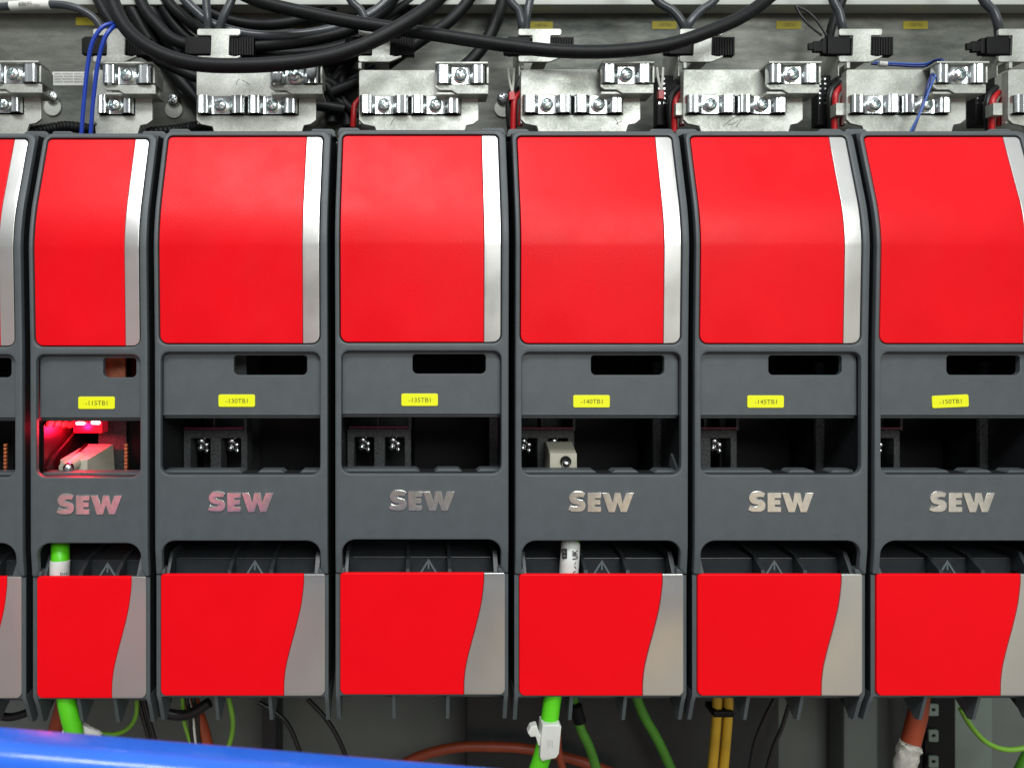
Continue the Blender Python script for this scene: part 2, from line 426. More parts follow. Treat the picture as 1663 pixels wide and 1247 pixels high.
    if not narrow:
        q0, q1 = WQ(697, 125), WQ(800, 125)
        hs = [rect(U(c-18), U(c+18), WQ(711, 125), WQ(790, 125), 3) for c in (38, 93)]
        plate(bm, rect(U(8), U(122), q0, q1, 2), hs, 125, 40, 1)
        box(bm, U(118), U(122.5), 118, 165, WQ(660, 125), q0+1)
        box(bm, U(62), U(65), 121, 165, WQ(660, 125), q0+1)
        L('terminal_block', bm, PCB)
        for c in (38, 93):
            bm = bmesh.new()
            for i, (ox, oq, r) in enumerate(((-4, -1, 7.5), (5, 6, 7), (-6, 12, 5.5), (6, 17, 4.5), (1, -6, 4))):
                bmesh.ops.create_uvsphere(bm, u_segments=14, v_segments=10, radius=r*1.2, matrix=Matrix.Translation((U(c)+ox, 147, -(WQ(716, 150)+oq))))
            tb = L('clamp_screw', bm, ZINC)
        bm = bmesh.new(); box(bm, U(12), U(117), 112, 124, q0-5, q0-2.5); L('busbar_edge', bm, LENSR2)
        bm = bmesh.new(); box(bm, U(263), U(279) if W_ > 281 else U(277), 122, 130, 590, 830); L('inner_rib', bm, PCB)
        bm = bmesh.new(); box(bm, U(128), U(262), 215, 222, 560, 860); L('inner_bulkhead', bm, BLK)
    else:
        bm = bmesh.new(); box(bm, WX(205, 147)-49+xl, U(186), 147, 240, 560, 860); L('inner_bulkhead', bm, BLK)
        bm = bmesh.new(); x0 = U(133)
        for i in range(9): box(bm, x0-1, x0+4, 54, 60, WQ(716, 58)+i*6.2, WQ(716, 58)+i*6.2+4.6, .8)
        L('contact_strip', bm, COPP)
    # ------------ lower compartment
    bm = bmesh.new()
    yzprism(bm, [(50, 922), (52, 919.5), (54, 919), (220, 906), (220, 1100), (50, 1100)], U(6), U(W_-6))
    ds = [118, 187] if not narrow else [76, 136]
    for d in ds:
        yzprism(bm, [(14, 938), (16, 930), (48, 913), (220, 896), (220, 940), (14, 940)], U(d-3), U(d+3))
    yzprism(bm, [(14, 934), (34, 905), (220, 888), (220, 940), (14, 940)], U(15), U(20))
    yzprism(bm, [(14, 934), (34, 905), (220, 888), (220, 940), (14, 940)], U(W_-23), U(W_-16))
    segs = ([21]+ds+[W_-22]); 
    for a_, b_ in zip(segs[:-1], segs[1:]):
        tube(bm, [(U(a_+3.5), 50.4, -920.4), (U(b_-3.5), 50.4, -920.4)], 1.5, 8, smooth=False)
    tc_ = L('terminal_cover', bm, COVER)
    # warning triangle
    cu = (ds[0]+ds[1])/2
    bm = bmesh.new()
    T = [(U(cu), 922), (U(cu)+17.5, 951), (U(cu)-17.5, 951)]; Ti = [(U(cu), 928), (U(cu)+13, 949), (U(cu)-13, 949)]
    plate(bm, T, [Ti], 48.4, 2, .3); plate(bm, rect(U(cu)-1.4, U(cu)+1.4, 929, 940, 1), [], 48.4, 2, .3)
    for v in bm.verts: v.co.z -= dq
    link('warning_triangle', bm, TRI, tc_)
    # lower red cover with wavy silver part
    cl, c_r = 7.5, W_-5.5
    a, b2 = (34.5, 67) if not narrow else (24, 56)
    xs = [(0, 0), (.0, .06), (.05, .15), (.17, .28), (.42, .45), (.70, .62), (.90, .76), (.985, .87), (1, .94), (1, 1)]
    wave = [(U(c_r-a-(b2-a)*f), 934+199*t) for f, t in xs]
    wave = catl(wave, 4)
    bm = bmesh.new()
    left = rp([(U(cl), 1133, 12), (U(cl), 934, 5)] + [(U(cl)+20, 934, 0), (U(cl)+20, 1133, 0)])[:14]
    plate(bm, [(x-.25, q) for x, q in wave][::-1]+left[::-1], [], 8, 5, 2); L('lower_cover', bm, REDL)
    bm = bmesh.new()
    right = rp([(U(c_r), 934, 3), (U(c_r), 1133, 10), (U(c_r)-20, 1133, 0), (U(c_r)-20, 934, 0)])[:14]
    plate(bm, [(x+.25, q) for x, q in wave]+right[::-1], [], 8, 5, 1.2); L('lower_silver_panel', bm, SILV)
    # bottom lip and fins
    bm = bmesh.new()
    box(bm, U(5.5), U(W_-5.5), 13, 16, 936, 1136); box(bm, U(5.5), U(W_-5.5), 50, 75, 1140, 1157, 2)
    L('bottom_lip', bm, HOUS)
    for d in ((95, 184) if not narrow else (71, 131)):
        bm = bmesh.new()
        yzprism(bm, [(17, 1134), (20, 1146), (32, 1184), (42, 1187), (92, 1152), (110, 1136)], U(d-2.8), U(d+2.8)); L('cable_fin', bm, HOUS)
    for d in (3.2, W_-3.2):
        bm = bmesh.new()
        yzprism(bm, [(11, 936), (11, 1132), (20, 1150), (33, 1184), (46, 1187), (60, 1170), (60, 1130), (14, 1130), (14, 936)], U(d-3.2), U(d+3.2)); L('cable_fin', bm, HOUS)
    return root
LENSR2 = mat('dark_magenta_plastic', (.22, .01, .07), .4)
US = [(-157, 36, 4.5, None, 'narrow red and grey drive unit cut off by the left edge of the photo', dict(narrow=True, logo=False)),
      (48, 239.5, 4.5, '-115TB1', 'narrow red and grey drive unit tagged -115TB1 with a glowing red light in its window', dict(narrow=True, logo_u=44, tag_rot=0, tag_q=650.5, tag_u=103.5)),
      (250.5, 532, .5, '-130TB1', 'wide red and grey drive unit tagged -130TB1, beside the narrow glowing one', dict(logo_u=87, tag_u=131)),
      (544, 826.5, -1.5, '-135TB1', 'wide red and grey drive unit tagged -135TB1 with two screws visible in its window', dict(logo_u=87.5, tag_q=651.5, tag_u=137.5)),
      (837, 1118.5, .5, '-140TB1', 'wide red and grey drive unit tagged -140TB1 with a beige plug in its window', dict(logo_u=85, tag_u=126.5, tag_q=652)),
      (1128.5, 1411, .5, '-145TB1', 'wide red and grey drive unit tagged -145TB1, second from the right edge', dict(logo_u=85.5, tag_u=120.5, tag_q=652.5)),
      (1421, 1704, .5, '-150TB1', 'wide drive unit tagged -150TB1, its tag slightly tilted, cut off by the right edge', dict(logo_u=87, tag_rot=-2.5, tag_u=131, tag_q=652))]
units = [unit(a, b, d, t, l, **k) for a, b, d, t, l, k in US]

# lights and parts inside the narrow unit that is switched on
def parts(root, name, m, build, parent=None):
    bm = bmesh.new(); build(bm)
    if root.name == units[1].name:
        for v in bm.verts: v.co.z -= 4.5
    return link(name, bm, m, parent or root)
u1 = units[1]
def f(bm):
    box(bm, WX(62, 150)-14, WX(122, 150), 150, 156, 640, 860)
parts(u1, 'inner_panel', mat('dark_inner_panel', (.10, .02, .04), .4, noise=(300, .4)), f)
parts(u1, 'circuit_board', PCB, lambda bm: box(bm, WX(160, 140), WX(205, 140), 140, 146, 585, 860))
def f(bm):
    yzprism(bm, [(25, 800), (25, 690), (28, 686), (150, 672), (150, 700), (60, 790)], 56, 59)
    tube(bm, [(62, 26, -762), (64, 60, -740), (66, 110, -715), (68, 148, -690)], 2.5, 8)
    tube(bm, [(80, 60, -775), (84, 80, -752), (86, 120, -735)], 4, 8)
parts(u1, 'light_guide', mat('red_tinted_guide', (.018, .0015, .003), .4, noise=(250, .6)), f)
lp = parts(u1, 'light_pipe', LENSR, lambda bm: box(bm, WX(119, 105), WX(166, 105), 105, 130, WQ(680, 105), WQ(699, 105), 2))
parts(u1, 'indicator_lamp', LEDW, lambda bm: box(bm, WX(123, 100), WX(137, 100), 99, 104, WQ(681, 100), WQ(685.5, 100), 2), lp)
parts(u1, 'indicator_lamp', LEDW, lambda bm: box(bm, WX(147, 100), WX(161, 100), 101, 105, WQ(680, 100), WQ(685, 100), 1.5), lp)
for i in range(4):
    parts(u1, 'indicator_bar', LED, lambda bm: box(bm, 59, 62, 32+i*25, 52+i*25, 683.5+i*3, 692+i*3.5, 1))
def f(bm):
    yzprism(bm, [(66, 800), (66, WQ(742, 66)), (125, WQ(717, 125)), (140, 900)], WX(98, 66), WX(142, 66))
    for v in bm.verts: v.co.x += (v.co.y-66)*.33
pl = parts(u1, 'plug', BEIGE, f)
def f(bm):
    tube(bm, [(WX(121, 60), 84, -WQ(744, 60)), (WX(113, 60), 44, -WQ(755, 60))], 12, 20, smooth=False)
parts(u1, 'plug_sleeve', BEIGE, f, pl)
parts(u1, 'plug_screw', ZINC, lambda bm: bmesh.ops.create_uvsphere(bm, u_segments=18, v_segments=10, radius=9.5, matrix=Matrix.Translation((WX(112.5, 46), 44, -WQ(755, 46)))), pl)
parts(u1, 'slot_part', mat('copper_coloured_part', (.42, .16, .08), .5, noise=(300, .4)), lambda bm: box(bm, WX(160, 70), WX(203, 70), 70, 76, 560, 628))
parts(units[2], 'slot_part', PCB, lambda bm: box(bm, WX(370, 70), WX(400, 70), 70, 76, 560, 628))
def lampin(name, loc, e, r=.002):
    l = bpy.data.lights.new(name, 'POINT'); l.energy = e; l.color = (1, .004, .045); l.shadow_soft_size = r; l.specular_factor = .1
    ob = bpy.data.objects.new(name, l); sc.collection.objects.link(ob); ob.location = Vector(loc)*S
lampin('red_lamp_glow', (WX(128, 90), 85, -WQ(696, 90)), .055)
lampin('red_lamp_glow', (WX(98, 108), 108, -WQ(694, 108)), .012)
# beige plug in the fourth unit
u4 = units[4]
def f(bm):
    x0, x1 = WX(893, 70), WX(937, 70)
    box(bm, x0, x1, 70, 140, WQ(736, 70), 830, 1.2)
    yzprism(bm, [(71, WQ(737, 70)), (112, WQ(717, 112)), (140, WQ(717, 140)), (140, 800), (71, 800)], x0+.5, x1-.5)
pl = parts(u4, 'plug', BEIGE, f)
parts(u4, 'plug_socket', BLK, lambda bm: bmesh.ops.create_cone(bm, cap_ends=True, segments=20, radius1=9.5, radius2=9.5, depth=4, matrix=Matrix.Translation((WX(918.5, 70), 69.4, -WQ(749, 70))) @ Matrix.Rotation(math.pi/2, 4, 'X')), pl)
parts(u4, 'plug_screw', ZINC, lambda bm: bmesh.ops.create_uvsphere(bm, u_segments=18, v_segments=10, radius=7.5, matrix=Matrix.Translation((WX(919, 68), 68, -WQ(753, 68)))), pl)
for u, px in ((units[5], 1392),(units[4], 1100)):
    def f(bm):
        yzprism(bm, [(30, 768), (60, 745), (70, 768)], WX(px, 30)-1, WX(px, 30)+5)
    parts(u, 'hinge_clip', HOUS, f)

# ---------------------------------------------------------------- shield brackets with clamps (reference: above the third wide position)
YK = 123
def screw_mesh(cx, cy, cq, r, rot):
    bm = bmesh.new(); nr, na = 12, 48; rings = []
    for i in range(nr+1):
        rr = r*i/nr; ring = []
        for k in range(na):
            a = 2*math.pi*k/na; x, z = rr*math.cos(a), rr*math.sin(a)
            h = r*.55*math.sqrt(max(0, 1-(i/nr)**2*.93))
            xr, zr = x*math.cos(rot)+z*math.sin(rot), -x*math.sin(rot)+z*math.cos(rot)
            if (abs(xr) < r*.15 and abs(zr) < r*.62) or (abs(zr) < r*.15 and abs(xr) < r*.62): h -= r*.4
            ring.append(bm.verts.new((cx+x, cy-h, -cq+z)))
            if i == 0: break
        rings.append(ring)
    for k in range(na): bm.faces.new((rings[0][0], rings[1][k-1], rings[1][k]))
    for A, B in zip(rings[1:-1], rings[2:]):
        for k in range(na): bm.faces.new((A[k-1], A[k], B[k], B[k-1]))
    n = [bm.verts.new((v.co.x, cy+r*.6, v.co.z)) for v in rings[-1]]
    for k in range(na): bm.faces.new((rings[-1][k-1], rings[-1][k], n[k], n[k-1]))
    bmesh.ops.recalc_face_normals(bm, faces=bm.faces)
    return bm
def clamp_part(root, cx, q0, q1, y, w_, rot, tilt=0):
    half = w_/2
    pts = [(-1, 10), (-1.0, 1), (-.97, -4), (-.88, -7.5), (-.76, -7), (-.66, -6.2), (-.54, -6.5), (-.45, -3.5), (-.38, .5), (-.28, 1.6), (-.1, 1.8), (.1, 1.8), (.28, 1.6), (.38, .5), (.45, -3.5), (.54, -6.5), (.66, -6.2), (.76, -7), (.88, -7.5), (.97, -4), (1.0, 1), (1, 10)]
    c = [v for v in cat([(a*half, b, 0) for a, b in pts], 4)]
    bm = bmesh.new(); n = len(c); A = []
    for off in (0, 2.2):
        for q in (q0, q1):
            A.append([bm.verts.new((cx+v.x*(1-off/half), y+v.y+off, -q)) for v in c])
    f0, f1, b0, b1 = A
    for i in range(1, n):
        bm.faces.new((f0[i-1], f0[i], f1[i], f1[i-1])); bm.faces.new((b0[i], b0[i-1], b1[i-1], b1[i]))
        bm.faces.new((f0[i-1], b0[i-1], b0[i], f0[i])); bm.faces.new((f1[i], b1[i], b1[i-1], f1[i-1]))
    bmesh.ops.recalc_face_normals(bm, faces=bm.faces)
    cl = link('clamp', bm, ZINC, root, 50)
    link('clamp_screw', screw_mesh(cx, y-3, (q0+q1)/2+1, (q1-q0)*.37, rot), SCREW, cl)
    bm = bmesh.new(); bmesh.ops.create_cone(bm, cap_ends=True, segments=28, radius1=(q1-q0)*.4, radius2=(q1-q0)*.4, depth=1.6, matrix=Matrix.Translation((cx, y+.2, -(q0+q1)/2-1)) @ Matrix.Rotation(math.pi/2, 4, 'X'))
    link('washer', bm, ZINC, cl)
def bracket(label, narrow, dx, rots):
    X = lambda px, y=YK: WX(px, y)+dx
    Q = lambda q, y=YK: WQ(q, y)
    root = empty('shield_bracket', (X(680), YK, -Q(215)), label, 'bracket', 'cable shield brackets above the units')
    bm = bmesh.new()
    l = 583 if not narrow else 680
    outer = rp([(X(l), Q(114), 4), (X(712), Q(114), 1), (X(712), Q(150), 0), (X(777), Q(150), 0), (X(777), Q(195), 0), (X(768), Q(202), 2), (X(757), Q(204), 3), (X(752), Q(222), 0), (X(l+30 if not narrow else l+5), Q(222), 0), (X(l+26 if not narrow else l+4), Q(206), 3), (X(l+7), Q(202), 1), (X(l), Q(195), 0)])
    slot = rect(X(l+3 if narrow else l+5), X(749), Q(157), Q(188), 1)
    if narrow:
        slot = rect(X(692), X(749), Q(157), Q(188), 1)
    plate(bm, outer, [slot], YK, 5, 1)
    link('bracket_plate', bm, GALV, root)
    bm = bmesh.new(); box(bm, X(l), X(l)+3, YK+5.5, YK+16, Q(116), Q(200), .5); box(bm, X(l), X(l)+1.8, 150, 236, Q(58), Q(116)-.2)
    if not narrow: box(bm, X(l)-1, X(l)+5, YK-3, YK+6, Q(103), Q(113), 1)
    link('side_flange', bm, GALV, root)
    # forward tab under the upper clamp
    y2 = 96
    bm = bmesh.new()
    T = lambda px: WX(px, y2)+dx
    t = lambda q: WQ(q, y2)
    plate(bm, rp([(T(707), t(138), 3), (T(793), t(138), 0), (T(793), t(153), 1), (T(743), t(153), 4), (T(733), t(147), 4), (T(714), t(147), 3), (T(707), t(142), 2)]), [], y2, 4, 1)
    box(bm, T(709), T(793), y2+4, YK+20, t(150)-1, t(150)+2.5)
    link('front_tab', bm, GALV, root)
    bm = bmesh.new(); box(bm, T(707), T(792), y2-10, y2+30, t(104), t(107.5), 1.2)
    box(bm, T(790), T(793.5), y2-4, y2+40, t(110), t(137), 1); box(bm, T(709), T(791), y2+30, y2+33, t(107), t(150))
    link('clamp_frame', bm, GALV, root)
    clamp_part(root, (T(708)+T(788))/2, t(108), t(137), y2-1, T(788)-T(709), rots[0])
    cy = YK-6
    if narrow: clamp_part(root, (X(690)+X(749))/2, Q(158.5), Q(186.5), cy, X(749)-X(692), rots[1])
    else:
        clamp_part(root, (X(584)+X(664))/2, Q(158.5), Q(186.5), cy, X(664)-X(585), rots[1])
        clamp_part(root, (X(667)+X(748))/2, Q(158.5), Q(186.5), cy, X(748)-X(668), rots[2])
    bm = bmesh.new(); box(bm, X(l+8), X(752), YK+7, YK+9, Q(155), Q(190)); link('slot_backing', bm, BLK, root)
    return root
b3 = bracket('galvanised bracket with three bright clamps above the unit tagged -135TB1', False, 0, (.3, .9, .5))
br = {}
for key, dx, lab, dz in (('130', -291, 'galvanised bracket partly behind the black hose, above the unit tagged -130TB1', 0),
                ('140', 290, 'galvanised bracket with a dark scratch, above the unit tagged -140TB1', 1),
                ('145', 581, 'galvanised bracket above the unit tagged -145TB1', 1),
                ('150', 873, 'galvanised bracket with a blue wire pair hanging over its right clamps', 1),
                ('155', 1163, 'galvanised bracket cut off by the right edge of the photo', 1)):
    br[key] = copy_thing(b3, dx, lab, dz)
b1 = bracket('short galvanised bracket behind two upright blue wires', True, -584, (1.1, .2, 0))
copy_thing(b1, -584+584-199, 'short galvanised bracket cut off by the left edge of the photo', 2)
def scratch(root, lines):
    pl = [c for c in root.children if c.name.startswith('bracket_plate')][0]
    ORG_[pl.name] = ORG_[root.name]
    bm = bmesh.new()
    for l in lines: tube(bm, [P(a, b, YK-.1) for a, b in l], .5, 5, smooth=False)
    link('scratch_mark', bm, mat('scratch_dark', (.05, .05, .045), .7), pl)
scratch(br['140'], [[(997, 190), (1002, 197), (1004, 205)], [(1000, 203), (1004, 199), (1010, 198)]])
scratch(br['145'], [[(1175, 205), (1186, 196), (1196, 190)], [(1182, 203), (1190, 202), (1199, 196)], [(1196, 206), (1204, 194)]])
scratch(br['130'], [[(384, 138), (385, 132), (389, 128)], [(393, 130), (399, 134), (406, 138)]])
scratch(b3, [[(634, 204), (637, 198), (641, 192)]])

# ---------------------------------------------------------------- I-shaped cable tabs and straps
YT = 140
def itab(dx, label, slabel, var=0):
    X = lambda px: WX(px, YT)+dx
    Q = lambda q: WQ(q, YT)
    bm = bmesh.new()
    plate(bm, rp([(X(582), Q(47), 4), (X(652), Q(47), 4), (X(652), Q(58), 5), (X(634), Q(58), 2), (X(633), Q(90), 2), (X(644), Q(92), 1), (X(652), Q(90), 3), (X(652), Q(93), 2), (X(632), Q(101), 3), (X(582), Q(101), 4), (X(582), Q(91), 3), (X(604), Q(91), 2), (X(605), Q(58), 2), (X(582), Q(58), 3)]), [], YT, 5, 1)
    box(bm, X(608), X(630), YT+5, YB-1, Q(94), Q(98), 0)
    t = tag(link('cable_tab', bm, GALV), label, 'cable tab', 'I-shaped cable tabs in a row')
    bm = bmesh.new()
    y = YT+8
    X = lambda px: WX(px, y)+dx
    Q = lambda q: WQ(q, y)
    box(bm, X(560), X(640), y, y+14, Q(61), Q(88), 3)
    box(bm, X(566), X(603), y-5, y+10, Q(61), Q(90), 2)
    for i in range(9): box(bm, X(636+i*4.2), X(639.4+i*4.2), y-3, y+12, Q(61), Q(91), 1)
    box(bm, X(634), X(673), y, y+10, Q(62), Q(90), 2)
    if var: 
        box(bm, X(546), X(562), y+1, y+10, Q(66), Q(84), 2); box(bm, X(538), X(547), y+2, y+8, Q(69), Q(80), 1)
    s = tag(link('cable_strap', bm, BLK), slabel, 'strap', 'black straps behind the cable tabs')
pit = 261*(D+YT)/D
wh = ['-115TB1', '-130TB1', '-135TB1', '-140TB1', '-145TB1', '-150TB1']
tl = ['behind two looping blue wires', 'below a straight grey cable', 'above the bracket of -135TB1',
      'under two grey cables, above -140TB1', 'below a V of grey cables', 'right of the thin black wire loop', 'cut off by the right edge']
for i, px in enumerate((151, 320, 582, 842, 1104.5, 1363, 1622)):
    dx = WX(px, YT)-WX(582, YT)
    itab(dx, 'I-shaped metal cable tab '+tl[i], 'black ribbed strap held by the I-shaped tab '+tl[i], 1 if i >= 5 else 0)

# ---------------------------------------------------------------- cables at the top
def cable(name, pts, r, m, label, catg, group=None, seg=16, **k):
    bm = bmesh.new(); tube(bm, [P(*p) for p in pts], r, seg, **k)
    return tag(link(name, bm, m, smooth=60), label, catg, group)
G1 = 'coiled black hoses'
cable('black_hose', [(165, -60, 100), (182, 0, 88), (204, 45, 75), (245, 80, 62), (310, 103, 55), (400, 107, 52), (500, 99, 55), (580, 78, 60), (650, 43, 66), (706, 4, 80), (745, -45, 95)], 12.5, RUB,
      'thick black hose sagging in a wide loop in front of the left brackets', 'hose', G1)
cable('black_hose', [(370, -20, 150), (425, 4, 135), (500, 22, 125), (570, 36, 118), (650, 48, 112), (740, 62, 105), (820, 74, 95), (900, 83, 84), (990, 84, 76), (1080, 74, 70), (1150, 52, 70), (1215, 22, 76), (1275, -25, 90)], 11.5, RUB,
      'long black hose sagging across the middle up to the top right', 'hose', G1)
cable('black_hose', [(140, -60, 200), (160, 0, 190), (190, 48, 180), (232, 85, 172), (280, 108, 170), (330, 128, 172), (420, 140, 180), (520, 130, 190)], 11, RUB,
      'black hose running behind the blue wire loop down to the left clamps', 'hose', G1)
cable('black_hose', [(215, -60, 222), (228, 0, 215), (255, 40, 205), (300, 72, 195), (400, 76, 190), (500, 66, 190), (570, 48, 192), (625, 15, 200), (660, -40, 210)], 11.5, RUB,
      'black hose making an inner loop just behind the straps', 'hose', G1)
cable('black_hose', [(255, -60, 235), (268, -5, 228), (300, 30, 220), (345, 62, 215), (430, 92, 212), (530, 100, 212), (600, 80, 214), (670, 40, 218), (740, -30, 225)], 11, RUB,
      'black hose in the deepest loop, mostly hidden by the others', 'hose', G1)
cable('black_hose', [(280, -60, 180), (292, -12, 172), (322, 22, 168), (350, 42, 170), (420, 58, 180), (520, 52, 185), (600, 25, 190), (650, -20, 195)], 9, PVC,
      'shiny dark grey hose passing behind the straight grey cable', 'hose', G1)
cable('black_hose', [(835, -60, 220), (818, -5, 215), (806, 35, 215), (785, 75, 215), (752, 110, 215), (700, 140, 220)], 12, RUB,
      'black hose coming down steeply at the middle of the top edge', 'hose', G1)
cable('black_hose', [(790, -60, 200), (765, -5, 198), (730, 35, 196), (690, 62, 195), (650, 90, 198), (600, 125, 205), (540, 150, 215)], 11, RUB,
      'black hose crossing diagonally behind the long hose', 'hose', G1)
cable('black_hose', [(700, -60, 235), (680, -10, 236), (640, 20, 236), (600, 55, 238), (560, 110, 238), (525, 150, 238), (500, 190, 238)], 10, RUB,
      'black hose dropping into the gap between the second and third brackets', 'hose', G1)
for i, (a, b) in enumerate(((522, 560), (535, 575))):
    cable('black_hose', [(a-20, 115+i*10, 225), (a+10, 140, 228), (b-10, 165+i*8, 228), (b+30, 185+i*10, 230)], 10, RUB,
      ('upper', 'lower')[i]+' of two black hoses crammed low between the second and third brackets', 'hose', G1)
cable('black_hose', [(300, 80, 205), (340, 120, 215), (400, 150, 220), (480, 165, 222), (560, 178, 226)], 11, RUB, 'black hose running low behind the bracket of -130TB1', 'hose', G1)

for i, (pts, r, lab) in enumerate((
    ([(196, -60), (206, -5), (232, 45), (262, 92), (296, 135), (330, 175), (350, 215)], 15, 'thickest black hose dropping behind the left end of the -130TB1 bracket'),
    ([(222, -60), (240, 0), (262, 48), (290, 95), (318, 140), (345, 190)], 14, 'black hose just right of the thickest one, dropping behind the -130TB1 bracket'),
    ([(242, -60), (262, 5), (300, 58), (350, 84), (430, 88), (520, 84), (590, 62), (640, 25), (668, -30)], 12, 'black hose looping flat along the mounting plate'),
    ([(300, -60), (318, -5), (350, 25), (410, 40), (480, 35), (540, 10), (570, -40)], 11, 'shallow black hose loop between the two leftmost grey cables'),
    ([(500, 90), (522, 120), (535, 150), (540, 200)], 13, 'black hose standing upright in the gap right of the -130TB1 bracket'),
    ([(565, 90), (556, 125), (556, 160), (566, 205)], 12, 'second upright black hose in the gap right of the -130TB1 bracket'),
    ([(640, -60), (622, -8), (600, 22), (575, 60), (545, 100), (522, 150)], 12, 'black hose sloping from the top edge into the gap beside the -135TB1 bracket'),
    ([(720, -60), (700, -8), (668, 28), (640, 70), (600, 110), (560, 140)], 11, 'black hose sloping behind the strap of the -135TB1 bracket'))):
    cable('black_hose', [(a, b, 246-2*(i % 3)) for a, b in pts], r, RUB, lab, 'hose', G1)
G2 = 'grey sheathed cables'
cable('grey_cable', [(-60, 20, 150), (0, 12, 148), (60, 8, 145), (110, 10, 143), (145, 24, 143), (164, 45, 146), (176, 75, 150)], 7, PVC, 'grey cable curving in from the left edge with a white printed sleeve', 'cable', G2)
bm = bmesh.new(); tube(bm, [P(17, 10.5, 146), P(38, 9, 146), P(60, 8, 145), P(82, 8.3, 144)], 8.2, 20)
sl = tag(link('cable_sleeve', bm, WHT, smooth=60), 'white sleeve printed 18166989 upside down on the grey cable at top left', 'cable sleeve')
b = text_bm('18166989', 8, WX(47, 137), WQ(6.5, 137), 137.2, rot=math.pi, width=38)
for v in b.verts: v.co.z += (v.co.x-WX(47, 137))*.02
link('sleeve_text', b, BINK, sl)
for pts, lab in (([(335, -60), (335, 0), (337, 30), (338, 52), (340, 80)], 'straight grey cable going into the tab behind the black hose loop'),
                 ([(390, -60), (378, -5), (362, 30), (354, 55), (350, 80)], 'grey cable slanting into the tab just right of the straight grey one'),
                 ([(545, -60), (568, -2), (586, 18), (594, 36), (596, 55), (600, 80)], 'grey cable bending down to the tab above -135TB1'),
                 ([(800, -60), (826, -2), (842, 18), (847, 38), (848, 52), (850, 80)], 'grey cable bending down from the left to the tab above -140TB1'),
                 ([(872, -60), (861, 0), (856, 25), (854, 52), (852, 80)], 'grey cable rising straight from the tab above -140TB1'),
                 ([(1030, -60), (1064, -2), (1092, 18), (1108, 38), (1112, 55), (1114, 80)], 'left arm of the V of grey cables above -145TB1'),
                 ([(1200, -60), (1163, -2), (1138, 18), (1120, 38), (1115, 55), (1116, 80)], 'right arm of the V of grey cables above -145TB1'),
                 ([(1340, -60), (1352, -2), (1362, 20), (1367, 40), (1369, 55), (1370, 80)], 'grey cable coming down to the tab with the thin black wire loop beside it'),
                 ([(1575, -60), (1596, -2), (1612, 18), (1620, 38), (1622, 55), (1624, 80)], 'grey cable bending down at the right edge of the photo')):
    n = len(pts)
    cable('grey_cable', [(x, q, (152 if i < n-2 else 158)) for i, (x, q) in enumerate(pts)], 7.5, PVC, lab, 'cable', G2)
cable('dark_cable', [(1378, -40, 190), (1368, 0, 190), (1352, 40, 195), (1340, 90, 200)], 8, RUB, 'dark cable behind the grey one left of the fully visible tab', 'cable')
cable('thin_black_wire', [(1292, 10, 180), (1300, 25, 178), (1315, 42, 176), (1335, 58, 174)], 2.2, BLKW, 'outer strand of the thin black wire loop beside a yellow sticker', 'wire', 'thin black wires at top')
cable('thin_black_wire', [(1292, 10, 180), (1312, 20, 178), (1328, 36, 176), (1342, 58, 174)], 2.2, BLKW, 'inner strand of the thin black wire loop beside a yellow sticker', 'wire', 'thin black wires at top')
# blue wires
cable('blue_wire', [(132, 222, 100), (136, 170, 92), (142, 110, 84), (150, 70, 78), (165, 46, 78), (182, 39, 85), (200, 43, 100)], 3.6, BLU, 'left of the two upright blue wires looping over the left cable tab', 'wire', 'blue wires at left')
cable('blue_wire', [(147, 222, 100), (151, 170, 90), (158, 110, 80), (168, 68, 74), (180, 48, 76), (192, 42, 90), (204, 48, 105)], 3.6, BLU, 'right of the two upright blue wires looping over the left cable tab', 'wire', 'blue wires at left')
cable('blue_wire', [(1415, 104, 205), (1450, 106, 200), (1500, 108, 190), (1518, 99, 170), (1530, 100, 150), (1512, 125, 95), (1500, 165, 92), (1482, 215, 95)], 2.4, mat('dark_blue_wire', (.008, .022, .16), .35), 'blue wire crossing behind and down over the right clamp, darker strand', 'wire', 'blue wires at right')
cable('blue_wire', [(1420, 101, 205), (1455, 103, 200), (1500, 104, 190), (1524, 97, 170), (1534, 104, 150), (1518, 125, 92), (1497, 178, 88), (1478, 215, 93)], 1.9, mat('pale_blue_wire', (.03, .10, .38), .3), 'pale blue wire twisted beside the darker one over the right clamp', 'wire', 'blue wires at right')
bm = bmesh.new(); tube(bm, [P(1427, 104, 195), P(1440, 105, 193)], 5, 12, smooth=False); tag(link('wire_ferrule', bm, WHT), 'pale ferrule round the blue wires behind the right brackets', 'ferrule')
